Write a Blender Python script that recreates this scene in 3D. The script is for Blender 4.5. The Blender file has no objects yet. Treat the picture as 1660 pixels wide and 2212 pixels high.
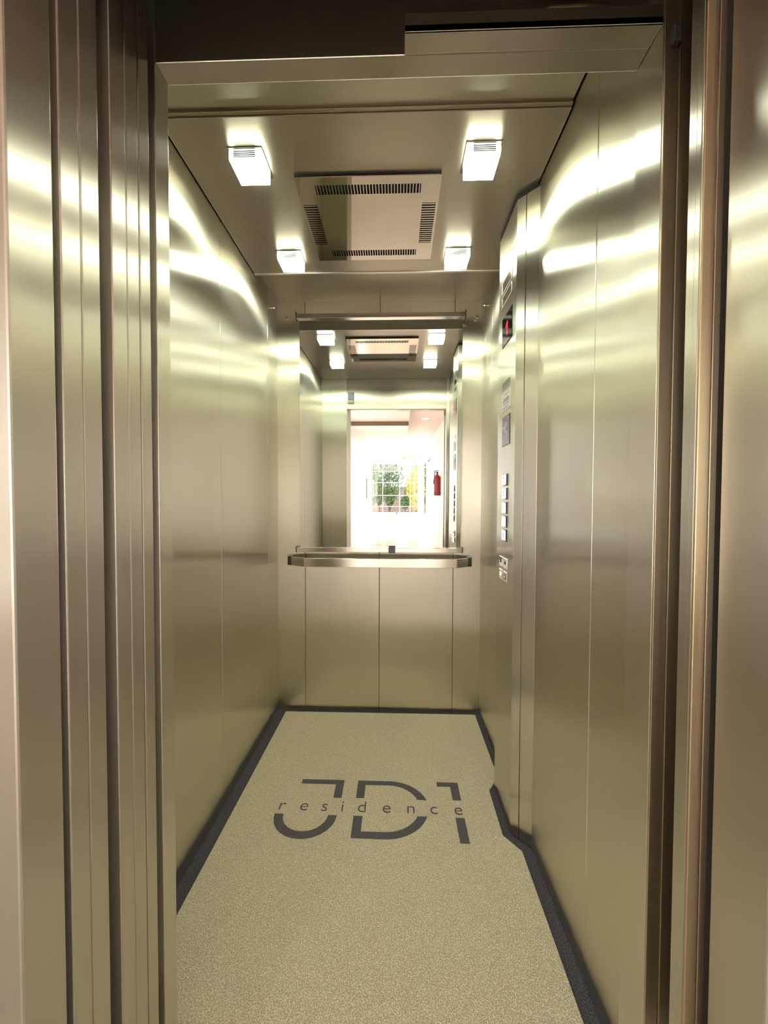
import bpy, bmesh, math, random
from mathutils import Vector, Matrix
random.seed(4)
S = bpy.context.scene
C = S.collection

# ------------------------------------------------------------------ camera
cam_d = bpy.data.cameras.new('camera'); cam = bpy.data.objects.new('camera', cam_d); C.objects.link(cam)
cam_d.sensor_fit = 'VERTICAL'; cam_d.sensor_height = 24.0; cam_d.lens = 24.0 * 831 / 2212
cam_d.clip_start = 0.02; cam_d.clip_end = 200
YAW, PITCH, ROLL = -0.0312, -0.0255, 0.0035
fwd = Vector((math.sin(YAW)*math.cos(PITCH), math.cos(YAW)*math.cos(PITCH), math.sin(PITCH)))
rt = Vector((math.cos(YAW), -math.sin(YAW), 0)); up = rt.cross(fwd)
r2 = rt*math.cos(ROLL) + up*math.sin(ROLL); u2 = up*math.cos(ROLL) - rt*math.sin(ROLL)
m = Matrix((r2, u2, -fwd)).transposed().to_4x4(); m.translation = (0, 0, 1.21)
cam.matrix_world = m
S.camera = cam

# ------------------------------------------------------------------ world, exposure, daylight
w = bpy.data.worlds.new('world'); S.world = w; w.use_nodes = True
bg = w.node_tree.nodes['Background']; bg.inputs[0].default_value = (0.93, 0.97, 1.0, 1); bg.inputs[1].default_value = 1.9
S.view_settings.view_transform = 'Standard'; S.view_settings.look = 'None'
S.view_settings.gamma = 1; S.view_settings.use_curve_mapping = False
S.view_settings.exposure = 1.22
LAMP = 25.0           # emission of the glass block lamps in the car
def area(name, loc, rot, sx, sy, power, col):
    d = bpy.data.lights.new(name, 'AREA'); d.shape = 'RECTANGLE'; d.size = sx; d.size_y = sy
    d.energy = power; d.color = col
    o = bpy.data.objects.new(name, d); o.location = loc; o.rotation_euler = rot; C.objects.link(o); return o
# daylight through the long left window, then two added fills behind added windows
area('daylight_left', (-1.34, -9.6, 1.6), (0, -math.pi/2, 0), 1.5, 4.6, 210, (1.0, 0.88, 0.78))
area('added_fill_right', (1.24, -9.2, 1.5), (0, math.pi/2, 0), 2.0, 4.0, 150, (1.0, 0.88, 0.78))  # added fill outside the added right window, brightens the far lobby

area('added_fill_near', (-1.34, -2.4, 1.5), (0, -math.pi/2, 0), 2.0, 2.2, 24, (1.0, 0.90, 0.80))  # added fill outside the added near window, lifts the lobby by the lift

# ------------------------------------------------------------------ materials
def new_mat(name):
    mt = bpy.data.materials.new(name); mt.use_nodes = True
    nt = mt.node_tree; return mt, nt, nt.nodes['Principled BSDF'], nt.nodes.new, nt.links.new
def steel(name, col, rough, aniso=0.85, tangent='wall', grain=0.12, wave=0.0, fine=260.0, dirt=0.0):
    mt, nt, b, N, L = new_mat(name)
    b.inputs['Metallic'].default_value = 1.0
    b.inputs['Anisotropic'].default_value = aniso
    tc = N('ShaderNodeNewGeometry')
    mp = N('ShaderNodeVectorMath'); mp.operation = 'MULTIPLY'
    mp.inputs[1].default_value = (fine, fine, 1.2) if tangent == 'wall' else (3.0, fine, fine)
    L(tc.outputs['Position'], mp.inputs[0])
    ns = N('ShaderNodeTexNoise'); ns.inputs['Scale'].default_value = 1.0; ns.inputs['Detail'].default_value = 3
    L(mp.outputs[0], ns.inputs['Vector'])
    rr = N('ShaderNodeMapRange'); rr.inputs[1].default_value = 0.3; rr.inputs[2].default_value = 0.7
    rr.inputs[3].default_value = rough*(1-grain); rr.inputs[4].default_value = rough*(1+grain)
    L(ns.outputs['Fac'], rr.inputs[0]); L(rr.outputs[0], b.inputs['Roughness'])
    mx = N('ShaderNodeMix'); mx.data_type = 'RGBA'
    mx.inputs['A'].default_value = (*[c*(1-grain*0.2) for c in col], 1)
    mx.inputs['B'].default_value = (*[min(1, c*(1+grain*0.2)) for c in col], 1)
    L(ns.outputs['Fac'], mx.inputs['Factor']); L(mx.outputs['Result'], b.inputs['Base Color'])
    if aniso > 0:
        if tangent == 'wall':
            cr = N('ShaderNodeVectorMath'); cr.operation = 'CROSS_PRODUCT'
            L(tc.outputs['True Normal'], cr.inputs[0]); cr.inputs[1].default_value = (0.0008, 0.0005, 1)
            L(cr.outputs[0], b.inputs['Tangent'])
        else:
            cv = N('ShaderNodeCombineXYZ'); cv.inputs[1].default_value = 1.0; cv.inputs[0].default_value = 0.001
            L(cv.outputs[0], b.inputs['Tangent'])
    if wave > 0:
        n2 = N('ShaderNodeTexNoise'); n2.inputs['Scale'].default_value = 2.6; n2.inputs['Detail'].default_value = 1
        L(tc.outputs['Position'], n2.inputs['Vector'])
        bp = N('ShaderNodeBump'); bp.inputs['Strength'].default_value = 1.0; bp.inputs['Distance'].default_value = wave
        L(n2.outputs['Fac'], bp.inputs['Height']); L(bp.outputs['Normal'], b.inputs['Normal'])
    return mt
def plain(name, col, rough=0.5, metal=0.0, emit=None, es=0.0, bump=0.0, bscale=200.0, var=0.0, alpha=None):
    mt, nt, b, N, L = new_mat(name)
    b.inputs['Base Color'].default_value = (*col, 1)
    b.inputs['Roughness'].default_value = rough; b.inputs['Metallic'].default_value = metal
    if emit: b.inputs['Emission Color'].default_value = (*emit, 1); b.inputs['Emission Strength'].default_value = es
    if bump or var:
        tc = N('ShaderNodeNewGeometry'); ns = N('ShaderNodeTexNoise'); ns.inputs['Scale'].default_value = bscale
        ns.inputs['Detail'].default_value = 4; L(tc.outputs['Position'], ns.inputs['Vector'])
        if bump:
            bp = N('ShaderNodeBump'); bp.inputs['Strength'].default_value = 1; bp.inputs['Distance'].default_value = bump
            L(ns.outputs['Fac'], bp.inputs['Height']); L(bp.outputs['Normal'], b.inputs['Normal'])
        if var:
            cr = N('ShaderNodeMapRange'); cr.inputs[1].default_value = .35; cr.inputs[2].default_value = .65
            L(ns.outputs['Fac'], cr.inputs[0])
            mx = N('ShaderNodeMix'); mx.data_type = 'RGBA'
            mx.inputs['A'].default_value = (*[c*(1-var) for c in col], 1); mx.inputs['B'].default_value = (*[min(1, c*(1+var)) for c in col], 1)
            L(cr.outputs[0], mx.inputs['Factor']); L(mx.outputs['Result'], b.inputs['Base Color'])
    return mt
M = {}
M['wall'] = steel('brushed_steel_wall', (0.77, 0.74, 0.63), 0.30, 1.0, 'wall', 0.05, wave=0.003)
M['door'] = steel('brushed_steel_door', (0.69, 0.65, 0.56), 0.31, 1.0, 'wall', 0.06, wave=0.002)
M['jamb'] = steel('bronze_warm_reflection_steel', (0.60, 0.50, 0.34), 0.36, 0.8, 'wall', 0.12)  # post strips: warm lobby reflection put into the tint; hanger plate is bronze
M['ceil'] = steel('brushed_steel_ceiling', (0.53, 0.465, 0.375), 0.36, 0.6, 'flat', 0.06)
M['panel'] = steel('brushed_steel_panel', (0.74, 0.72, 0.63), 0.29, 1.0, 'wall', 0.02)
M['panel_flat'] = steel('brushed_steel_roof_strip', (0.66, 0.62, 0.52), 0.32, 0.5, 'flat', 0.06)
M['lintel'] = steel('shaded_steel_lintel', (0.55, 0.51, 0.43), 0.31, 1.0, 'wall', 0.05)  # wall steel darkened, the lintel's shade put into its colour
M['rail'] = steel('satin_steel_rail', (0.74, 0.71, 0.64), 0.16, 0.0, 'flat', 0.05)
M['polish'] = plain('polished_steel_plate', (0.74, 0.68, 0.56), 0.035, 1.0)
M['chrome'] = plain('bright_chrome', (0.80, 0.79, 0.76), 0.14, 1.0)
M['mirror'] = plain('mirror_glass', (0.90, 0.92, 0.90), 0.0, 1.0)
M['dark'] = plain('dark_gap', (0.012, 0.012, 0.012), 0.7)
M['shaft'] = plain('shaft_shade_dark', (0.008, 0.012, 0.012), 0.75, bump=0.001, bscale=60)  # near black: the operator space's lack of light put into the colour
M['cap'] = plain('charcoal_rail_cap', (0.07, 0.075, 0.08), 0.3, 0.4)
M['black'] = plain('black_display_glass', (0.012, 0.012, 0.012), 0.08)
M['red_led'] = plain('red_digit_led', (0.6, 0.0, 0.05), 0.4, emit=(1, 0.01, 0.03), es=0.55)
M['green_led'] = plain('yellow_button_led', (0.7, 0.7, 0.2), 0.4, emit=(0.9, 0.95, 0.3), es=0.8)
M['lamp'] = plain('glowing_glass_block', (0.9, 0.9, 0.85), 0.3, emit=(0.95, 1.0, 0.82), es=LAMP)
M['lamp_side'] = plain('glowing_glass_side', (0.9, 0.9, 0.85), 0.3, emit=(0.90, 1.0, 0.80), es=LAMP*0.17)
M['rib'] = plain('glass_block_rib', (0.06, 0.06, 0.05), 0.6)
M['sticker'] = plain('white_sticker', (0.88, 0.88, 0.84), 0.5)
M['ink'] = plain('dark_print', (0.06, 0.06, 0.06), 0.6)
M['plate'] = plain('dark_plate', (0.10, 0.10, 0.085), 0.35, 0.3)
M['vinyl'] = plain('dark_speckled_floor', (0.085, 0.08, 0.10), 0.75, bump=0.002, bscale=260, var=0.55)
M['paint_white'] = plain('white_lobby_paint', (0.72, 0.67, 0.62), 0.7, bump=0.0004, bscale=40)
M['paint_pink'] = plain('pale_pink_lobby_ceiling', (0.62, 0.49, 0.43), 0.7, bump=0.0004, bscale=40)
M['soffit_shade'] = plain('soffit_face_shade', (0.16, 0.10, 0.05), 0.7)  # backlit soffit face, its shadow put into the brown colour
M['tile'] = plain('glossy_white_floor_tile', (0.66, 0.62, 0.58), 0.18, var=0.04, bscale=3)
M['frame_white'] = plain('white_window_frame', (0.78, 0.78, 0.77), 0.4)
M['red'] = plain('red_extinguisher_paint', (0.24, 0.015, 0.015), 0.3)
M['rubber'] = plain('black_rubber', (0.02, 0.02, 0.02), 0.6)
M['leaf'] = plain('green_leaves', (0.10, 0.20, 0.06), 0.6, var=0.5, bscale=9)
M['leaf_yellow'] = plain('yellow_leaves', (0.70, 0.55, 0.06), 0.6, var=0.4, bscale=9)
M['bark'] = plain('brown_bark', (0.16, 0.10, 0.06), 0.8, var=0.4, bscale=20)
M['planter'] = plain('pale_green_planter', (0.45, 0.60, 0.50), 0.6, var=0.1, bscale=5)
M['stone'] = plain('pale_garden_paving', (0.55, 0.52, 0.47), 0.8, var=0.2, bscale=6)
M['brick'] = plain('reddish_garden_wall', (0.42, 0.30, 0.26), 0.85, var=0.3, bscale=12)
M['screen_print'] = M['ink']
gm, nt, b, N, L = new_mat('clear_window_glass')
b.inputs['Base Color'].default_value = (1, 1, 1, 1); b.inputs['Roughness'].default_value = 0.0
tr = N('ShaderNodeBsdfTransparent'); gl = N('ShaderNodeBsdfGlossy'); gl.inputs['Roughness'].default_value = 0.02
ms = N('ShaderNodeMixShader'); ms.inputs[0].default_value = 0.06
L(tr.outputs[0], ms.inputs[1]); L(gl.outputs[0], ms.inputs[2]); L(ms.outputs[0], nt.nodes['Material Output'].inputs['Surface'])
M['glass'] = gm
# short cut pile mat
def mat_pile(name, col, var):
    mt, nt, b, N, L = new_mat(name)
    b.inputs['Roughness'].default_value = 0.85
    tc = N('ShaderNodeNewGeometry')
    a = N('ShaderNodeTexNoise'); a.inputs['Scale'].default_value = 420; a.inputs['Detail'].default_value = 3
    v = N('ShaderNodeTexVoronoi'); v.inputs['Scale'].default_value = 300
    L(tc.outputs['Position'], a.inputs['Vector']); L(tc.outputs['Position'], v.inputs['Vector'])
    ad = N('ShaderNodeMath'); ad.operation = 'ADD'; L(a.outputs['Fac'], ad.inputs[0]); L(v.outputs['Distance'], ad.inputs[1])
    mr = N('ShaderNodeMapRange'); mr.inputs[1].default_value = .6; mr.inputs[2].default_value = 1.3; L(ad.outputs[0], mr.inputs[0])
    mx = N('ShaderNodeMix'); mx.data_type = 'RGBA'
    mx.inputs['A'].default_value = (*[c*(1-var) for c in col], 1); mx.inputs['B'].default_value = (*[min(1, c*(1+var)) for c in col], 1)
    L(mr.outputs[0], mx.inputs['Factor']); L(mx.outputs['Result'], b.inputs['Base Color'])
    bp = N('ShaderNodeBump'); bp.inputs['Strength'].default_value = 0.8; bp.inputs['Distance'].default_value = 0.004
    L(ad.outputs[0], bp.inputs['Height']); L(bp.outputs['Normal'], b.inputs['Normal'])
    return mt
M['mat'] = mat_pile('beige_carpet_pile', (0.90, 0.715, 0.53), 0.34)
M['mat_dark'] = mat_pile('slate_carpet_pile', (0.14, 0.135, 0.145), 0.3)

# ------------------------------------------------------------------ helpers
def bx(bm, x0, x1, y0, y1, z0, z1, bev=0.0, seg=2):
    vs = [bm.verts.new(p) for p in ((x0,y0,z0),(x1,y0,z0),(x1,y1,z0),(x0,y1,z0),(x0,y0,z1),(x1,y0,z1),(x1,y1,z1),(x0,y1,z1))]
    fs = [bm.faces.new([vs[i] for i in q]) for q in ((3,2,1,0),(4,5,6,7),(0,1,5,4),(1,2,6,5),(2,3,7,6),(3,0,4,7))]
    if bev:
        es = list({e for f in fs for e in f.edges})
        bmesh.ops.bevel(bm, geom=es, offset=bev, segments=seg, affect='EDGES', profile=0.5)
def prism(bm, pts, a0, a1, axis='z', bev=0.0):
    f = {'z': lambda u, v, t: (u, v, t), 'x': lambda u, v, t: (t, u, v), 'y': lambda u, v, t: (u, t, v)}[axis]
    lo = [bm.verts.new(f(u, v, a0)) for u, v in pts]; hi = [bm.verts.new(f(u, v, a1)) for u, v in pts]
    n = len(pts); fs = [bm.faces.new(lo[::-1]), bm.faces.new(hi)]
    for i in range(n): fs.append(bm.faces.new((lo[i], lo[(i+1) % n], hi[(i+1) % n], hi[i])))
    bmesh.ops.recalc_face_normals(bm, faces=fs)
    if bev:
        es = list({e for q in fs for e in q.edges})
        bmesh.ops.bevel(bm, geom=es, offset=bev, segments=2, affect='EDGES', profile=0.5)
def cyl(bm, c, r, d, axis='z', n=20, r2=None, bev=0.0):
    mt = {'z': Matrix.Identity(4), 'x': Matrix.Rotation(math.pi/2, 4, 'Y'), 'y': Matrix.Rotation(math.pi/2, 4, 'X')}[axis]
    bmesh.ops.create_cone(bm, cap_ends=True, segments=n, radius1=r, radius2=r if r2 is None else r2, depth=d, matrix=Matrix.Translation(c) @ mt)
def origin_of(p):
    return Vector(p.get('_o', (0, 0, 0))) if p else Vector((0, 0, 0))
ORG = {}
def obj(name, bm, mat, parent=None, org=None, smooth=False):
    """one mesh object; world coordinates in, origin at org (its own base) or at the thing's base"""
    o_ = Vector(org) if org is not None else (ORG.get(parent.name, Vector()) if parent else Vector())
    bmesh.ops.translate(bm, verts=bm.verts, vec=-o_)
    me = bpy.data.meshes.new(name); bm.to_mesh(me); bm.free()
    mats = mat if isinstance(mat, (list, tuple)) else [mat]
    for k in mats: me.materials.append(k)
    o = bpy.data.objects.new(name, me); C.objects.link(o)
    if parent: o.parent = parent; o.location = (0, 0, 0)
    else: o.location = o_
    ORG[o.name] = o_
    if smooth:
        for f in me.polygons: f.use_smooth = True
    return o
def B(*boxes, bev=0.0):
    bm = bmesh.new()
    for q in boxes: bx(bm, *q, bev=bev)
    return bm
def P(pts, a0, a1, axis='z', bev=0.0):
    bm = bmesh.new(); prism(bm, pts, a0, a1, axis, bev); return bm
def tag(o, label, cat, group=None, kind=None):
    o['label'] = label; o['category'] = cat
    if group: o['group'] = group
    if kind: o['kind'] = kind
    return o
def thing(name, loc, label, cat, group=None):
    o = bpy.data.objects.new(name, None); C.objects.link(o); o.location = loc; ORG[o.name] = Vector(loc)
    o.empty_display_size = 0.05
    return tag(o, label, cat, group)
def struct(name, bm, mat, label=None, cat=None, parent=None):
    o = obj(name, bm, mat, parent)
    if not parent:
        o['kind'] = 'structure'
        if label: o['label'] = label
        if cat: o['category'] = cat
    return o
def copy_tree(o, off, label, par=None):
    c = o.copy(); C.objects.link(c)
    if par is None: c.location = o.location + Vector(off); c['label'] = label
    else: c.parent = par
    for ch in list(o.children): copy_tree(ch, off, label, c)
    return c

XL, XR, YB, YF, ZC, ZR = -0.68, 0.48, 2.19, 0.767, 2.29, 2.34
# ------------------------------------------------------------------ car floor and shell
struct('floor', B((XL-.03, XR+.03, .70, YB+.03, -.03, 0.0)), M['vinyl'], 'dark speckled elevator floor showing as a border around the beige mat', 'floor')
g = .0009
def panels_y(x0, x1, cuts, z0=0.0, z1=ZR+.02):
    bm = bmesh.new()
    for a, b_ in zip(cuts[:-1], cuts[1:]): bx(bm, x0, x1, a+g, b_-g, z0, z1, bev=.0019)
    return bm
def panels_x(y0, y1, cuts, z0=0.0, z1=ZR+.02):
    bm = bmesh.new()
    for a, b_ in zip(cuts[:-1], cuts[1:]): bx(bm, a+g, b_-g, y0, y1, z0, z1, bev=.0019)
    return bm
bm = panels_y(XL-.02, XL, [YF, 1.477, 2.027, YB])
wl = struct('wall_left', bm, M['wall'], 'brushed steel left wall of the elevator car in vertical panels', 'wall')
struct('wall_left_backing', B((XL-.03, XL-.0202, YF, YB, 0, ZR+.02)), M['dark'], parent=wl)
bm = panels_y(XR, XR+.02, [YF, .957, 1.34, 1.972, 2.12, YB])
wr = struct('wall_right', bm, M['wall'], 'brushed steel right wall of the elevator car in vertical panels', 'wall')
struct('wall_right_backing', B((XR+.0202, XR+.03, YF, YB, 0, ZR+.02)), M['dark'], parent=wr)
bm = panels_x(YB, YB+.02, [XL-.02, -.521, -.094, .326, XR+.02])
wb = struct('wall_back', bm, M['wall'], 'brushed steel rear wall of the elevator car behind mirror and handrail', 'wall')
struct('wall_back_backing', B((XL-.03, XR+.03, YB+.0202, YB+.03, 0, ZR+.02)), M['dark'], parent=wb)
struct('ceiling', B((XL-.03, XR+.03, .70, YB+.03, ZR, ZR+.02)), M['ceil'], 'dull steel roof of the elevator car above the lowered ceiling panel', 'ceiling')
# entrance returns and header of the car
bm = B((XL-.02, -.454, .7246, YF, 0, ZR), bev=.0012)
struct('wall_front_left', bm, M['wall'], 'narrow brushed steel entrance return left of the car doorway', 'wall')
bm = bmesh.new(); bx(bm, .454, XR+.0, .693, YF, 0, ZR, bev=.0012)
struct('wall_front_right', bm, M['wall'], 'narrow brushed steel entrance return right of the car doorway', 'wall')
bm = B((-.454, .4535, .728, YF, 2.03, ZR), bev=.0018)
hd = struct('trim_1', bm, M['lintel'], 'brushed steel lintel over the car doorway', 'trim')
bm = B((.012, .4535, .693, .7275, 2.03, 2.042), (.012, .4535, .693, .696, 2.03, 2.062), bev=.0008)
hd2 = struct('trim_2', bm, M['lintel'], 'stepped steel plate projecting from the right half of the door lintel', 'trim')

# lowered ceiling panel
t = thing('ceiling_panel', (-.1, 1.47, ZC), 'large dull grey steel ceiling panel hung below the car roof, carrying the four lamps', 'ceiling panel')
obj('panel', B((XL+.004, XR-.004, 1.095, 1.828, ZC, ZC+.018), bev=.001), M['ceil'], t)
obj('front_lip', B((XL+.004, XR-.004, 1.084, 1.0945, ZC+.004, ZC+.030), bev=.001), M['ceil'], t)
obj('recess_strip', B((XL+.004, XR-.004, 1.0792, 1.0838, ZC+.014, ZC+.030)), M['ceil'], t)
obj('rear_upstand', B((XL+.004, XR-.004, 1.829, 1.835, ZC+.0185, ZR-.0005)), M['panel'], t)
obj('front_panel', B((XL+.004, XR-.004, .770, 1.079, ZC+.012, ZC+.026), bev=.001), M['panel_flat'], t)
e = obj('rear_edge_strip', B((XL+.004, XR-.004, 1.8285, 1.842, ZC-.003, ZC+.018), bev=.001), M['panel'], t)
e['label'] = 'bright steel edge strip'
for a, b_ in ((-.5, 1.3), (.26, 1.3), (-.5, 1.7), (.26, 1.7)): obj('hanger', B((a, a+.04, b_, b_+.04, ZC+.018, ZR)), M['dark'], t)

# polished ventilation plate with slots on its four sides
t = thing('ventilation_plate', (-.0985, 1.505, ZC), 'square mirror-polished ventilation plate with slotted edges between the ceiling lamps', 'vent')
x0, x1, y0, y1 = -.343, .146, 1.287, 1.722
zp0, zp1 = ZC-.012, ZC-.009
slots = [(-.280, .080, 1.319, 1.359, 'x', 34), (-.278, .080, 1.655, 1.692, 'x', 34), (-.338, -.288, 1.403, 1.615, 'y', 18), (.088, .138, 1.403, 1.615, 'y', 18)]
# plate built as a grid of strips leaving the slot windows open
xs = sorted({x0, x1, *[s[0] for s in slots], *[s[1] for s in slots]}); ys = sorted({y0, y1, *[s[2] for s in slots], *[s[3] for s in slots]})
bm = bmesh.new()
vt = {}
def gv(x, y, z):
    k = (x, y, z)
    if k not in vt: vt[k] = bm.verts.new(k)
    return vt[k]
def inslot(x, y): return any(s[0] < x < s[1] and s[2] < y < s[3] for s in slots)
for i in range(len(xs)-1):
    for j in range(len(ys)-1):
        if inslot((xs[i]+xs[i+1])/2, (ys[j]+ys[j+1])/2): continue
        a, b2, c, d = xs[i], xs[i+1], ys[j], ys[j+1]
        bm.faces.new([gv(a, c, zp0), gv(a, d, zp0), gv(b2, d, zp0), gv(b2, c, zp0)])
r = bmesh.ops.extrude_face_region(bm, geom=list(bm.faces))
bmesh.ops.translate(bm, verts=[v for v in r['geom'] if isinstance(v, bmesh.types.BMVert)], vec=(0, 0, zp1-zp0))
bmesh.ops.recalc_face_normals(bm, faces=bm.faces)
obj('plate', bm, M['polish'], t)
obj('slot_backing', B((x0+.002, x1-.002, y0+.002, y1-.002, ZC-.0055, ZC-.0005)), M['dark'], t)
for s in slots:
    bm = bmesh.new(); n = s[5]
    for k in range(n):
        if s[4] == 'x':
            p = s[0] + (s[1]-s[0])*(k+.5)/n; bx(bm, p-.0017, p+.0017, s[2]-.001, s[3]+.001, zp0+.0003, zp1-.0003)
        else:
            p = s[2] + (s[3]-s[2])*(k+.5)/n; bx(bm, s[0]-.001, s[1]+.001, p-.0026, p+.0026, zp0+.0003, zp1-.0003)
    obj('slot_grille', bm, M['polish'], t)

# glass block ceiling lamps
t = thing('ceiling_lamp', (-.469, 1.24, ZC), 'glowing square glass ceiling lamp nearest the doorway on the left', 'ceiling lamp', 'square glass lamps in the car ceiling')
cx, cy = -.469, 1.24
obj('bezel', B((cx-.056, cx+.056, cy-.056, cy+.056, ZC-.004, ZC-.0002), bev=.001), M['chrome'], t)
db = B((cx-.049, cx+.049, cy-.049, cy+.049, ZC-.0285, ZC-.0042), bev=.003)
obj('glass_block', db, M['lamp_side'], t)
obj('diffuser', B((cx-.048, cx+.048, cy-.048, cy+.048, ZC-.032, ZC-.0287), bev=.001), M['lamp'], t)
bm = bmesh.new()
for k in range(4):
    z = ZC-.0080-k*.0056
    bx(bm, cx-.034, cx+.034, cy-.0504, cy-.0488, z-.0014, z+.0014)
obj('rib', bm, M['rib'], t)
for off, lb in (((.731, 0, 0), 'glowing square glass ceiling lamp nearest the doorway on the right'),
                ((0, .48, 0), 'glowing square glass ceiling lamp near the rear wall on the left'),
                ((.731, .48, 0), 'glowing square glass ceiling lamp near the rear wall on the right')):
    copy_tree(t, off, lb)

# ------------------------------------------------------------------ operating panel column
t = thing('control_panel', (.45, 1.48, 0), 'floor to ceiling brushed steel control column on the right wall with buttons and display', 'control panel')
XF = .422
obj('face_plate', B((XF, XF+.004, 1.392, 1.617, .004, 2.272), bev=.0008), M['panel'], t)
obj('body', P([(XF+.0045, 1.394), (XR-.0005, 1.338), (XR-.0005, 1.62), (XF+.0045, 1.617)], .004, 2.272), M['panel'], t)
# chamfered front made of two strips with a hinge gap between
def strip(a, b_, th=.004):
    A = Vector((XF, 1.391)); E_ = Vector((XR-.0006, 1.331)); d = (E_-A); n = Vector((d.y, -d.x)).normalized()*-1
    if n.y > 0: n = -n
    p, q = A+d*a, A+d*b_
    return [tuple(p), tuple(q), tuple(q-n*-0 + n*th*-1), tuple(p - n*th)]
obj('chamfer_strip', P(strip(0.0, .385), .004, 2.272, bev=.0006), M['panel'], t)
obj('chamfer_strip', P(strip(.425, 1.0), .004, 2.272, bev=.0006), M['panel'], t)
bm = bmesh.new()
z = .06
while z < 1.95:
    hh = random.uniform(.008, .02); p = Vector((XF, 1.391)).lerp(Vector((XR, 1.331)), .405)
    bx(bm, p.x+.0018, p.x+.0028, p.y-.0012, p.y+.0012, z, z+hh); z += hh+random.uniform(.006, .02)
obj('hinge_bead', bm, M['dark'], t)
obj('top_gap_shade', P([(XF+.002, 1.396), (XR-.002, 1.345), (XR-.002, 1.615), (XF+.002, 1.614)], 2.2725, ZC-.0005), M['dark'], t)  # dark filler standing in for the shadow between column top and ceiling
def onface(y0, y1, z0, z1, d=.002, back=0.0003, bev=.0004): return B((XF-d, XF-back, y0, y1, z0, z1), bev=bev)
# display
d = obj('display', onface(1.433, 1.560, 1.820, 1.932, .003), M['black'], t)
bm = bmesh.new(); bx(bm, XF-.0042, XF-.0032, 1.484, 1.493, 1.846, 1.898)
prism(bm, [(1.493, 1.898), (1.493, 1.888), (1.509, 1.876), (1.509, 1.884)], XF-.0042, XF-.0032, 'x')
q = obj('floor_digit', bm, M['red_led'], d); q['label'] = 'red glowing digit 1'
# two engraved plates above the display
for (za, zb) in ((2.035, 2.078), (1.984, 2.022)):
    q = obj('engraved_plate', onface(1.44, 1.572, za, zb, .0016), M['rail'], t)
    bm = bmesh.new()
    for yy in (1.4425, 1.5675): bx(bm, XF-.0026, XF-.0016, yy-.0015, yy+.0015, za, zb)
    for zz in (za+.001, zb-.001): bx(bm, XF-.0026, XF-.0016, 1.441, 1.571, zz-.001, zz+.001)
    obj('plate_rim', bm, M['sticker'], q)
# small silver strips and white sticker
q = obj('nameplate', onface(1.452, 1.553, 1.650, 1.678, .0018), M['rail'], t)
bm = bmesh.new()
for zz in (1.656, 1.664, 1.672): bx(bm, XF-.0024, XF-.0018, 1.456, 1.549, zz-.001, zz+.001)
obj('engraved_line', bm, M['sticker'], q)
q = obj('notice_sticker', onface(1.440, 1.564, 1.568, 1.638, .0012), M['sticker'], t); q['label'] = 'white printed notice sticker'
bm = bmesh.new()
for zz, a, b_ in ((1.628, 1.46, 1.53), (1.612, 1.47, 1.54), (1.606, 1.46, 1.545), (1.600, 1.465, 1.54), (1.590, 1.46, 1.535), (1.577, 1.475, 1.545)):
    yy = a
    while yy < b_:
        wd = random.uniform(.005, .014); bx(bm, XF-.0018, XF-.0012, yy, min(b_, yy+wd), zz-.0008, zz+.0008); yy += wd+.003
obj('printed_text', bm, M['ink'], q)
# dark key plate with raised symbols
q = obj('reader_plate', onface(1.450, 1.545, 1.430, 1.543, .003), M['plate'], t); q['label'] = 'dark plate with pale raised symbols'
bm = bmesh.new()
for (a, b_, c, e_) in ((1.497, 1.503, 1.475, 1.512), (1.474, 1.500, 1.474, 1.480), (1.510, 1.540, 1.497, 1.503), (1.476, 1.482, 1.446, 1.470), (1.500, 1.516, 1.455, 1.461), (1.482, 1.488, 1.50, 1.516)):
    bx(bm, XF-.0042, XF-.003, a, b_, c, e_)
cyl(bm, (XF-.0035, 1.461, 1.530), .004, .0012, 'x', 12)
obj('plate_symbol', bm, M['sticker'], q)
# five floor buttons
for k, zc in enumerate((1.297, 1.244, 1.190, 1.137, 1.083)):
    s = obj('button_surround', onface(1.470, 1.524, zc-.0235, zc+.0235, .0022), M['cap'], t)
    bt = obj('floor_button', B((XF-.0075, XF-.0023, 1.4755, 1.524, zc-.021, zc+.021), bev=.003), M['chrome'], t)
    bm = bmesh.new()
    if k == 0: bx(bm, XF-.0080, XF-.0075, 1.493, 1.503, zc+.004, zc+.010)
    elif k == 1:
        bx(bm, XF-.0080, XF-.0075, 1.492, 1.504, zc+.006, zc+.010); bx(bm, XF-.0080, XF-.0075, 1.492, 1.504, zc-.006, zc-.002)
    elif k == 2:
        bx(bm, XF-.0080, XF-.0075, 1.490, 1.493, zc-.010, zc+.010); bx(bm, XF-.0080, XF-.0075, 1.503, 1.506, zc-.010, zc+.010)
        bx(bm, XF-.0080, XF-.0075, 1.493, 1.503, zc+.0075, zc+.010); bx(bm, XF-.0080, XF-.0075, 1.493, 1.503, zc-.010, zc-.0075)
    elif k == 3: bx(bm, XF-.0080, XF-.0075, 1.497, 1.500, zc-.010, zc+.010)
    else:
        bx(bm, XF-.0080, XF-.0075, 1.492, 1.508, zc+.004, zc+.007); bx(bm, XF-.0080, XF-.0075, 1.492, 1.495, zc-.010, zc+.006)
    obj('button_mark', bm, M['ink'], bt)
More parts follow.
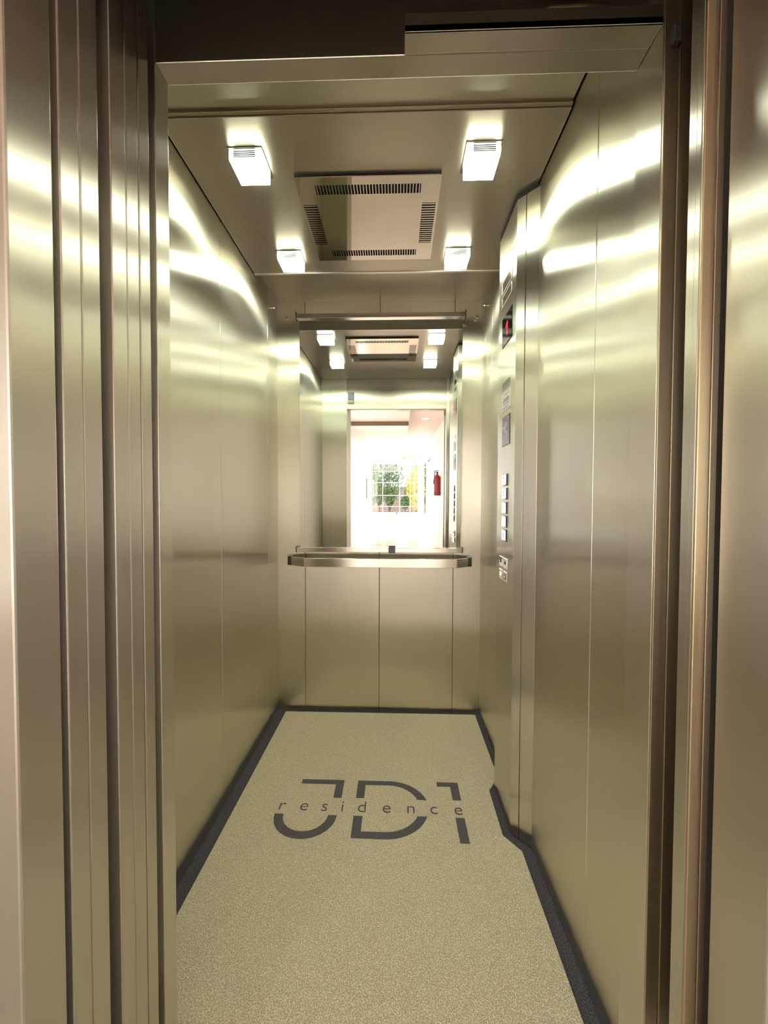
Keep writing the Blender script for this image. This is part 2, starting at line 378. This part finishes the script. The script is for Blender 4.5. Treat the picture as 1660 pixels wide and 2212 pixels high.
for k, (ya, yb, za, zb) in enumerate(((1.509, 1.556, .958, .998), (1.450, 1.498, .958, .998), (1.509, 1.556, .908, .948), (1.450, 1.498, .908, .948))):
    bt = obj('service_button', B((XF-.006, XF-.0003, ya, yb, za, zb), bev=.002), M['chrome'], t)
    c_ = ((ya+yb)/2, (za+zb)/2)
    if k < 2:
        bm = bmesh.new(); cyl(bm, (XF-.0066, c_[0], c_[1]+.002), .007, .0012, 'x', 16); obj('button_mark', bm, M['ink'], bt)
    elif k == 2:
        bm = bmesh.new(); cyl(bm, (XF-.0066, c_[0], c_[1]+.002), .008, .0012, 'x', 16); q = obj('button_mark', bm, M['green_led'], bt); q['label'] = 'yellow lit mark'
    else:
        bm = B((XF-.0066, XF-.006, c_[0]-.010, c_[0]+.010, c_[1]-.010, c_[1]-.007), (XF-.0066, XF-.006, c_[0]-.010, c_[0]-.007, c_[1]-.007, c_[1]+.010), (XF-.0066, XF-.006, c_[0]+.004, c_[0]+.010, c_[1]+.002, c_[1]+.008))
        obj('button_mark', bm, M['ink'], bt)

# ------------------------------------------------------------------ mirror and handrail
YM = 2.150
t = thing('wall_mirror', (-.09, YM, .93), 'tall frameless mirror held between steel rails on the rear wall', 'mirror')
tl = .010
def tilt(z): return YM - (z-1.58)*tl
bm = bmesh.new()
za, zb = .950, 2.232
pts = [(-.540, za), (.361, za), (.361, zb), (-.540, zb)]
lo = [bm.verts.new((x, tilt(z), z)) for x, z in pts]; hi = [bm.verts.new((x, tilt(z)+.006, z)) for x, z in pts]
bm.faces.new(lo); bm.faces.new(hi[::-1])
for i in range(4): bm.faces.new((lo[i], hi[i], hi[(i+1) % 4], lo[(i+1) % 4]))
bmesh.ops.recalc_face_normals(bm, faces=bm.faces)
obj('mirror_glass', bm, M['mirror'], t)
obj('top_rail', B((-.555, .373, YM-.022, YM+.012, 2.220, 2.246), bev=.0015), M['rail'], t)
obj('bottom_rail', B((-.557, .367, YM-.016, YM+.018, .930, .955), bev=.0015), M['rail'], t)
for x in (-.559, .3735): obj('rail_end', B((x, x+.004, YM-.023, YM+.014, 2.216, 2.258), bev=.0005), M['cap'], t)
for x in (-.561, .3675): obj('rail_end', B((x, x+.004, YM-.017, YM+.019, .927, .958), bev=.0005), M['cap'], t)
for q in ((-.48, -.46, YM+.019, YB-.0005, .935, .95), (.28, .30, YM+.019, YB-.0005, .935, .95), (-.48, -.46, YM+.013, YB-.0005, 2.225, 2.24), (.28, .30, YM+.013, YB-.0005, 2.225, 2.24)): obj('bracket', B(q), M['dark'], t)
q = obj('mirror_rail_block', B((-.041, -.003, YM-.023, YM-.0165, .927, .962), bev=.0015), M['cap'], t); q['label'] = 'small dark block on the lower rail'  # small dark block set on the front of the lower rail

t = thing('handrail', (-.1, 2.1, .85), 'flat steel handrail with dark ends across the rear wall below the mirror', 'handrail')
yo = 2.075
def railpath(off):
    return [(-.585+off*.3, 2.128+off), (-.500+off*.3, yo+off), (.330-off*.3, yo+off), (.398-off*.3, 2.125+off)]
a_, b2 = railpath(0), railpath(.012)
obj('grip', P(a_ + b2[::-1], .856, .903, bev=.0012), M['rail'], t)
for sx, X0, X1, Y0 in ((-1, -.610, -.586, 2.129), (1, .399, .421, 2.126)):
    pts = [(X0, Y0+.012), (X0, YB-.0006), (X1, YB-.0006), (X1, Y0)] if sx < 0 else [(X0, Y0), (X0, YB-.0006), (X1, YB-.0006), (X1, Y0+.012)]
    q = obj('end_cap', P(pts, .855, .904, bev=.0012), M['cap'], t); q['label'] = 'charcoal end cap'
for x in (-.42, -.09, .25):
    bm = bmesh.new(); cyl(bm, (x, (yo+.012+YB)/2, .88), .007, YB-yo-.0132, 'y', 12); obj('support_post', bm, M['chrome'], t)

# small bright blanket hooks high on the rear corners
for i, (x, z, y, wd, lb) in enumerate(((-.62, 2.243, YB, .016, 'small bright steel stud on the rear wall just left of the mirror top'),
                                 (.445, 2.240, YB, .016, 'small bright steel stud on the rear wall just right of the mirror top'))):
    bm = bmesh.new(); cyl(bm, (x, y-.006, z), .004, .011, 'y', 12); cyl(bm, (x, y-.0145, z), .009, .006, 'y', 14)
    tag(obj('wall_stud', bm, M['chrome'], org=(x, y, z)), lb, 'stud', 'blanket studs near the ceiling')
for x, s_, lb in ((XL, 1, 'small bright steel stud on the left wall beside the rear corner'), (XR, -1, 'small bright steel stud on the right wall beside the rear corner')):
    bm = bmesh.new(); y, z = 2.10, 2.262
    cyl(bm, (x+s_*.006, y, z), .004, .011, 'x', 12); cyl(bm, (x+s_*.0145, y, z), .009, .006, 'x', 14)
    tag(obj('wall_stud', bm, M['chrome'], org=(x, y, z)), lb, 'stud', 'blanket studs near the ceiling')

# ------------------------------------------------------------------ floor mat with logo
t = thing('floor_mat', (-.1, 1.4, 0.0), 'beige carpet mat with grey JD1 residence lettering covering the car floor', 'mat')
pts = [(-.634, .74), (-.630, 1.30), (-.626, 2.155), (.452, 2.160), (.450, 1.76), (.452, 1.70), (.432, 1.64), (.394, 1.592), (.391, 1.370), (.400, 1.358), (.440, 1.308), (.438, .74)]
obj('pile', P([(x, min(y, 2.165)) for x, y in pts], .0005, .012, bev=.003), M['mat'], t)
LZ0, LZ1 = .0121, .0135
def poly(pts):
    bm = bmesh.new(); prism(bm, pts, LZ0, LZ1); return bm
def arc(cx, cy, rx, ry, a0, a1, n=14):
    return [(cx+rx*math.cos(math.radians(a0+(a1-a0)*i/n)), cy+ry*math.sin(math.radians(a0+(a1-a0)*i/n))) for i in range(n+1)]
def letter(polys):
    bm = bmesh.new()
    for pl in polys: prism(bm, pl, LZ0, LZ1)
    return obj('logo_letter', bm, M['mat_dark'], t)
# J: top bar with stem, gap, lower hook
J1 = [(-.397, 1.596), (-.397, 1.620), (-.216, 1.620), (-.216, 1.522), (-.249, 1.522), (-.249, 1.596)]
J2 = arc(-.341, 1.434, .120, .107, 180, 360) + arc(-.341, 1.434, .086, .076, 360, 180)
D1 = [(-.157, 1.620), (-.025, 1.620)] + arc(-.025, 1.478, .160, .142, 86, 18, 10)[0:] + arc(-.025, 1.478, .125, .119, 22, 88, 10) + [(-.124, 1.597), (-.124, 1.524), (-.157, 1.524)]
D2 = [(-.157, 1.434), (-.123, 1.434), (-.123, 1.365)] + arc(-.035, 1.485, .132, .120, 272, 338, 10) + arc(-.035, 1.483, .166, .147, 343, 268, 10) + [(-.157, 1.337)]
N1 = [(.178, 1.598), (.178, 1.622), (.267, 1.622), (.267, 1.525), (.233, 1.525), (.233, 1.598)]
N2 = [(.231, 1.329), (.231, 1.438), (.265, 1.438), (.265, 1.329)]
for pl in (J1, J2, D1, D2, N1, N2): letter((pl,))
# small word between the letter halves
for ch, x, wd in (('r', -.444, .020), ('e', -.356, .036), ('s', -.275, .026), ('i', -.205, .008), ('d', -.128, .040), ('e', -.032, .038), ('n', .063, .038), ('c', .152, .040), ('e', .247, .042)):
    cu = bpy.data.curves.new('letter_curve', 'FONT'); cu.body = ch; cu.size = .078; cu.align_x = 'CENTER'; cu.extrude = .0006; cu.offset = -.0008
    tmp = bpy.data.objects.new('letter_tmp', cu); C.objects.link(tmp)
    bpy.context.view_layer.update()
    me = bpy.data.meshes.new_from_object(tmp.evaluated_get(bpy.context.evaluated_depsgraph_get()))
    bpy.data.objects.remove(tmp)
    bm = bmesh.new(); bm.from_mesh(me); bpy.data.meshes.remove(me)
    bmesh.ops.translate(bm, verts=bm.verts, vec=(x, 1.453, .0129))
    obj('logo_small_letter', bm, M['mat_dark'], t)

# ------------------------------------------------------------------ doors on the left, door posts, sills
def leaf(name, y0, y1, ztop, label, group, fold=None):
    th = thing(name, (-.7, (y0+y1)/2, .01), label, 'door', group)
    if fold is None: obj('leaf_panel', B((-.95, -.454, y0, y1, .012, ztop), bev=.0018), M['door'], th)
    else:
        obj('leaf_panel', B((-.95, -.454, y0, fold-.0004, .012, ztop), bev=.0018), M['door'], th)
        obj('leaf_edge', B((-.95, -.4545, fold+.0004, y1, .012, ztop), bev=.0018), M['door'], th)
    obj('guide_shoe', B((-.80, -.78, y0+.008, y1-.008, .0, .012)), M['dark'], th)
leaf('landing_door_leaf', .5145, .5475, 2.12, 'landing door leaf slid open on the left, edge nearest the lobby', 'open sliding door leaves')
leaf('landing_door_leaf', .5490, .5835, 2.12, 'landing door leaf slid open on the left, just before the wide dark gap', 'open sliding door leaves')
leaf('car_door_leaf', .609, .6425, 2.12, 'car door leaf slid open on the left, just past the wide dark gap', 'open sliding door leaves')
leaf('car_door_leaf', .6440, .6745, 2.12, 'car door leaf slid open on the left, second past the wide dark gap', 'open sliding door leaves')
leaf('car_door_leaf', .6775, .7055, 2.12, 'car door leaf slid open on the left, nearest the car entrance return', 'open sliding door leaves')
# landing frame around the doorway
fr = thing('landing_door_frame', (0, .47, 0), 'wide brushed steel frame around the landing doorway, nearest the viewer', 'door frame')
obj('left_jamb', B((-.56, -.454, .441, .504, 0, 2.12), bev=.003), M['door'], fr)
obj('right_jamb', B((.473, .60, .488, .577, 0, 2.12), bev=.003), M['door'], fr)
obj('header', B((-.56, .60, .437, .504, 2.1205, 2.22), bev=.003), M['door'], fr)
# closing post of the landing door on the right
cp = thing('landing_closing_post', (.45, .55, 0), 'narrow steel closing post behind the right landing jamb', 'door post')
obj('groove', B((.480, .57, .5775, .5935, 0, 2.12)), M['dark'], cp)
obj('front_strip', B((.4705, .57, .594, .5985, 0, 2.12), bev=.001), M['jamb'], cp)
obj('front_strip', B((.4515, .4695, .594, .5985, 0, 2.12), bev=.0015), M['jamb'], cp)
obj('side_strip', B((.4515, .462, .5990, .6090, 0, 2.12), bev=.001), M['door'], cp)
obj('side_strip', B((.4525, .462, .6095, .6260, 0, 2.12), bev=.001), M['door'], cp)
cq = thing('car_closing_post', (.48, .69, 0), 'closing strip on the front of the right car return, tinted for the warm lobby reflection', 'door post')
obj('front_strip', B((.4545, .4765, .6885, .6925, 0, 2.12), bev=.001), M['jamb'], cq)
obj('front_strip', B((.4775, .52, .6865, .6925, 0, 2.12), bev=.001), M['jamb'], cq)
obj('latch', B((.462, .475, .678, .6882, 1.985, 2.012), bev=.002), M['rubber'], cq)
# sills
s = thing('landing_sill', (0, .5, 0), 'grooved aluminium landing sill under the landing doors', 'sill')
bm = bmesh.new()
for a, b_ in ((.44, .522), (.536, .558), (.572, .594)): bx(bm, -.95, .5, a, b_, -.03, -.001)
bx(bm, -.95, .5, .44, .594, -.045, -.0302)
obj('sill_plate', bm, M['panel'], s)
s = thing('car_sill', (0, .65, 0), 'grooved aluminium car sill under the car doors', 'sill')
bm = bmesh.new()
for a, b_ in ((.606, .620), (.632, .653), (.665, .6985)): bx(bm, -.95, .5, a, b_, -.03, -.001)
bx(bm, -.95, .5, .606, .6985, -.045, -.0302)
obj('sill_plate', bm, M['panel'], s)
# dark operator space, closed in by added blockers that keep sky light out
struct('trim_3', B((XL-.02, .60, .735, .765, 2.345, 2.75)), M['shaft'], 'dark door operator cover above the car lintel', 'trim')
struct('sky_blocker_left', B((-1.02, -.98, .505, .80, -.1, 2.75)), M['shaft'], 'added dark blocker beyond the open door leaves, keeping sky light out', 'wall')
struct('sky_blocker_right', B((.61, .64, .505, .80, -.1, 2.75)), M['shaft'], 'added dark blocker right of the door posts, keeping sky light out', 'wall')
struct('sky_blocker_rear', B((-.979, XL-.031, .768, .80, -.1, 2.75), (XR+.031, .609, .768, .80, -.1, 2.75)), M['shaft'], 'added dark blocker beside the car, keeping sky light out', 'wall')
struct('sky_blocker_top', B((-1.02, .64, .505, .80, 2.76, 2.80)), M['shaft'], 'added dark blocker over the door operator space, keeping sky light out', 'ceiling')
struct('sky_blocker_bottom', B((-1.02, .64, .44, .72, -.13, -.10)), M['shaft'], 'added dark blocker under the sills, keeping sky light out', 'floor')
# operator bracket and cover plate just visible at the top
op = thing('door_operator', (0, .72, 2.12), 'dark door operator cover above the lintel with a bronze hanger', 'door operator')
obj('cover', B((-.60, .4535, .7285, .7345, 2.10, 2.34)), M['shaft'], op)
obj('track', B((-.60, .4535, .705, .7275, 2.19, 2.24)), M['shaft'], op)
q = obj('hanger_plate', B((.275, .345, .700, .7045, 2.135, 2.24), bev=.001), M['jamb'], op); q['label'] = 'bronze hanger plate'
# sensor box inside the car over the doorway (seen in the mirror)
sb = thing('sensor_box', (-.415, YF+.015, 2.08), 'small two tone sensor box above the doorway, seen in the mirror', 'sensor')
obj('housing', B((-.440, -.390, YF+.0005, YF+.022, 2.112, 2.178), bev=.002), M['cap'], sb)
obj('lower_cover', B((-.440, -.390, YF+.0005, YF+.020, 2.080, 2.1115), bev=.002), M['sticker'], sb)

# ------------------------------------------------------------------ lobby behind the camera, seen in the mirror
LX0, LX1, LY0, LY1 = -1.12, 1.02, -13.2, .437
ZH, ZL_, ZM_ = 2.87, 2.66, 2.74
struct('floor_lobby', B((LX0-.1, LX1+.1, LY0, .439, -.04, 0.0)), M['tile'], 'glossy white lobby floor seen in the mirror', 'floor')
bm = B((.25, LX1+.1, LY0, .436, ZH, ZH+.04), (LX0-.1, .25, -3.6, .436, ZM_, ZM_+.17))
struct('ceiling_lobby', bm, M['paint_pink'], 'pale pink lobby ceiling seen in the mirror', 'ceiling')
bm = B((LX0, .25, LY0, -3.66, ZL_, ZL_+.25))
struct('ceiling_lobby_soffit', bm, M['paint_white'], 'white lowered lobby soffit seen in the mirror', 'ceiling')
struct('trim_4', B((LX0, .25, -3.659, -3.605, ZL_, ZM_-.001)), M['soffit_shade'], 'lobby soffit edge face with its shade coloured brown, seen in the mirror', 'trim')
# left lobby wall: added window opening near the lift, real one near the end
bm = bmesh.new()
def wall_x(bm, x0, x1, y0, y1, z0, z1, holes):
    ys = sorted({y0, y1, *[h for q in holes for h in q[:2]]})
    for a, b_ in zip(ys[:-1], ys[1:]):
        h = [q for q in holes if q[0] <= a and q[1] >= b_]
        if h: bx(bm, x0, x1, a, b_, z0, h[0][2]); bx(bm, x0, x1, a, b_, h[0][3], z1)
        else: bx(bm, x0, x1, a, b_, z0, z1)
wall_x(bm, LX0-.1, LX0-.001, LY0, LY1, 0, ZH, [(-3.5, -1.3, .5, 2.5), (-12.0, -7.2, 1.05, 1.95)])
struct('wall_lobby_left', bm, M['paint_white'], 'white lobby side wall seen in the mirror', 'wall')
bm = bmesh.new(); wall_x(bm, LX1+.001, LX1+.1, LY0, LY1, 0, ZH, [(-11.2, -7.2, .5, 2.5)])
struct('wall_lobby_right', bm, M['paint_white'], 'white lobby side wall with the extinguisher seen in the mirror', 'wall')
bm = B((LX0-.1, -.5605, .438, .502, 0, ZH), (.6005, LX1+.1, .438, .502, 0, ZH), (-.5605, .6005, .438, .502, 2.2205, ZH))
struct('wall_lobby_front', bm, M['paint_white'], 'white lobby wall around the lift doorway', 'wall')
# glazed end wall
t = thing('window_1', (0, LY0, 0), 'large gridded glazed end of the lobby looking on to a garden', 'window')
t['kind'] = 'structure'
bm = bmesh.new()
ye = LY0+.06
for x in (LX0+.01, -.62, .15, .62, LX1-.04): bx(bm, x, x+.03, LY0, ye, .01, 2.65)
for z in (.012, .70, 1.20, 1.78, 2.30, 2.63): bx(bm, LX0+.01, LX1-.01, LY0+.005, ye-.005, z, z+.022)
bx(bm, .25, LX1-.01, LY0, ye, 2.65, 2.868)
obj('window_frame', bm, M['frame_white'], t)
obj('window_pane', B((LX0+.01, LX1-.01, LY0+.027, LY0+.031, .012, 2.64)), M['glass'], t)
def side_window(name, x, y0, y1, z0, z1, n, label):
    t = thing(name, (x, (y0+y1)/2, z0), label, 'window'); t['kind'] = 'structure'
    bm = bmesh.new(); a, b_ = x-.02, x+.02
    bx(bm, a, b_, y0+.001, y1-.001, z0+.001, z0+.04); bx(bm, a, b_, y0+.001, y1-.001, z1-.04, z1-.001)
    for k in range(n+1):
        yy = y0+.02+(y1-y0-.04)*k/n; bx(bm, a, b_, yy-.018, yy+.018, z0+.041, z1-.041)
    obj('window_frame', bm, M['frame_white'], t)
    obj('window_pane', B((x-.002, x+.002, y0+.04, y1-.04, z0+.04, z1-.04)), M['glass'], t)
side_window('added_window_right', LX1+.05, -11.2, -7.2, .5, 2.5, 2, 'added tall side window near the glazed end, letting fill light into the lobby')  # added window for the right fill lamp
side_window('added_window_near', LX0-.05, -3.5, -1.3, .5, 2.5, 2, 'added unseen side window nearest the lift, letting fill light into the lobby')  # added window, out of view, for the near fill lamp
side_window('window_2', LX0-.05, -12.0, -7.2, 1.05, 1.95, 3, 'long low side window near the lobby end seen in the mirror')
# fire extinguisher on the right lobby wall
t = thing('fire_extinguisher', (.945, -4.6, 1.35), 'red fire extinguisher hung on the lobby wall, seen in the mirror', 'fire extinguisher')
bm = bmesh.new()
prof = [(.0, 1.35), (.070, 1.352), (.076, 1.37), (.076, 1.76), (.062, 1.80), (.030, 1.825), (.022, 1.85), (.0, 1.852)]
n = 24; rings = []
for r_, z in prof: rings.append([bm.verts.new((.945+r_*math.cos(2*math.pi*i/n), -4.6+r_*math.sin(2*math.pi*i/n), z)) for i in range(n)] if r_ > 0 else [bm.verts.new((.945, -4.6, z))])
for ra, rb in zip(rings[:-1], rings[1:]):
    for i in range(n):
        j = (i+1) % n
        if len(ra) == 1: bm.faces.new((ra[0], rb[j], rb[i]))
        elif len(rb) == 1: bm.faces.new((ra[i], ra[j], rb[0]))
        else: bm.faces.new((ra[i], ra[j], rb[j], rb[i]))
bmesh.ops.recalc_face_normals(bm, faces=bm.faces)
obj('cylinder_body', bm, M['red'], t, smooth=True)
bm = bmesh.new(); cyl(bm, (.945, -4.6, 1.868), .022, .034, 'z', 14); bx(bm, .865, .975, -4.61, -4.59, 1.886, 1.902); bx(bm, .875, .975, -4.61, -4.59, 1.920, 1.932)
obj('valve', bm, M['rubber'], t)
bm = bmesh.new()
for i in range(12):
    a0 = i/12*math.pi; cyl(bm, (.873+.012*math.cos(a0), -4.6+.05*0, 1.875-.022*i), .010, .030, 'z', 8)
obj('hose', bm, M['rubber'], t)
obj('bracket', B((.990, LX1+.0005, -4.63, -4.57, 1.45, 1.75)), M['chrome'], t)
t.location.z -= .12
# lobby downlights
def downlight(x, y, label):
    t = thing('downlight', (x, y, ZH), label, 'ceiling lamp', 'lobby downlights seen in the mirror')
    bm = bmesh.new(); cyl(bm, (x, y, ZH-.005), .075, .009, 'z', 24); obj('trim_ring', bm, M['frame_white'], t)
    bm = bmesh.new(); cyl(bm, (x, y, ZH-.0125), .052, .006, 'z', 24); obj('diffuser', bm, M['downlamp'], t)
M['downlamp'] = plain('warm_downlight', (.9, .85, .8), .4, emit=(1.0, .86, .74), es=8)
for yy, lb in ((-1.3, 'round lobby downlight nearest the lift'), (-3.95, 'round lobby downlight second from the lift, seen in the mirror'), (-6.8, 'round lobby downlight third from the lift'), (-9.8, 'round lobby downlight nearest the glazed end')):
    downlight(.62, yy, lb)

# garden beyond the glazing
struct('ground', B((-14, 14, -30, LY0-.01, -.06, -.03)), M['stone'], 'pale paved garden ground beyond the lobby glazing', 'ground')
tag(obj('garden_wall', B((-6, 6, -21.3, -21.0, -.03, 1.75)), M['brick'], org=(0, -21.2, -.03)), 'low reddish garden wall beyond the lobby glazing', 'wall')
def planter(x, y, label):
    t = thing('planter', (x, y, -.03), label, 'planter', 'long planters outside the glazing')
    bm = bmesh.new(); bx(bm, x-.55, x+.55, y-.2, y+.2, -.03, .42, bev=.015); obj('trough', bm, M['planter'], t)
    obj('soil', B((x-.52, x+.52, y-.17, y+.17, .4205, .43)), M['bark'], t)
planter(-.55, -14.1, 'pale green planter trough outside the glazing on the stairs side of the mirror view')
planter(.62, -14.1, 'pale green planter trough outside the glazing below the yellow shrub')
def shrub(name, x, y, z0, h, r_, nb, mt, label, seed):
    rnd = random.Random(seed)
    t = thing(name, (x, y, z0), label, 'shrub', 'garden shrubs beyond the glazing')
    bm = bmesh.new(); tips = []
    for k in range(9):
        a = rnd.uniform(0, 6.28); d = Vector((math.cos(a)*rnd.uniform(.1, .5)*r_, math.sin(a)*rnd.uniform(.1, .5)*r_, h*rnd.uniform(.55, .9)))
        p0 = Vector((x, y, z0)); p1 = p0+d; ax = d.normalized(); q_ = ax.to_track_quat('Z', 'Y').to_matrix().to_4x4()
        bmesh.ops.create_cone(bm, cap_ends=True, segments=6, radius1=.018, radius2=.006, depth=d.length, matrix=Matrix.Translation((p0+p1)/2) @ q_)
    obj('stem', bm, M['bark'], t)
    bm = bmesh.new()
    for k in range(nb):
        u, v, s_ = rnd.uniform(-1, 1), rnd.uniform(0, 6.28), rnd.random()**.4
        rr = math.sqrt(max(0, 1-u*u)); c = Vector((x+r_*s_*rr*math.cos(v), y+r_*s_*rr*math.sin(v), z0+h*.6+h*.42*s_*u))
        nrm = Vector((rnd.gauss(0, 1), rnd.gauss(0, 1), rnd.gauss(0, 1))).normalized(); tg = nrm.orthogonal().normalized(); bt = nrm.cross(tg)
        l, w_ = rnd.uniform(.05, .10), rnd.uniform(.02, .035)
        vs = [bm.verts.new(c+tg*l), bm.verts.new(c+bt*w_+nrm*.006), bm.verts.new(c-tg*l), bm.verts.new(c-bt*w_+nrm*.006)]
        bm.faces.new(vs)
    obj('foliage', bm, mt, t)
shrub('shrub', -.80, -14.1, .435, 1.5, .24, 1500, M['leaf'], 'green leafy shrub in the planter beside the lobby side wall', 1)
shrub('shrub', -.28, -14.1, .435, 1.2, .22, 1260, M['leaf'], 'green leafy shrub in the planter at the middle of the glazing', 2)
shrub('shrub', .45, -14.1, .435, .75, .22, 780, M['leaf'], 'low green shrub in the planter left of the yellow one', 3)
shrub('yellow_shrub', .98, -15.0, -.03, 2.6, .48, 1560, M['leaf_yellow'], 'tall yellow shrub outside the glazing', 4)
shrub('small_tree', -1.6, -17.2, -.03, 3.2, .8, 2700, M['leaf'], 'green small tree further back on the left of the garden', 5)
shrub('small_tree', 1.7, -17.0, -.03, 3.8, .9, 3000, M['leaf'], 'green small tree further back on the right of the garden', 8)
shrub('small_tree', -.4, -19.2, -.03, 4.2, .9, 3300, M['leaf'], 'tallest green small tree in front of the garden wall', 9)
shrub('small_tree', 1.3, -19.6, -.03, 2.6, .8, 2100, M['leaf'], 'green small tree in front of the garden wall', 6)
shrub('shrub', -2.6, -10.0, -.03, 2.4, .7, 2100, M['leaf'], 'green shrub outside the long low side window', 7)
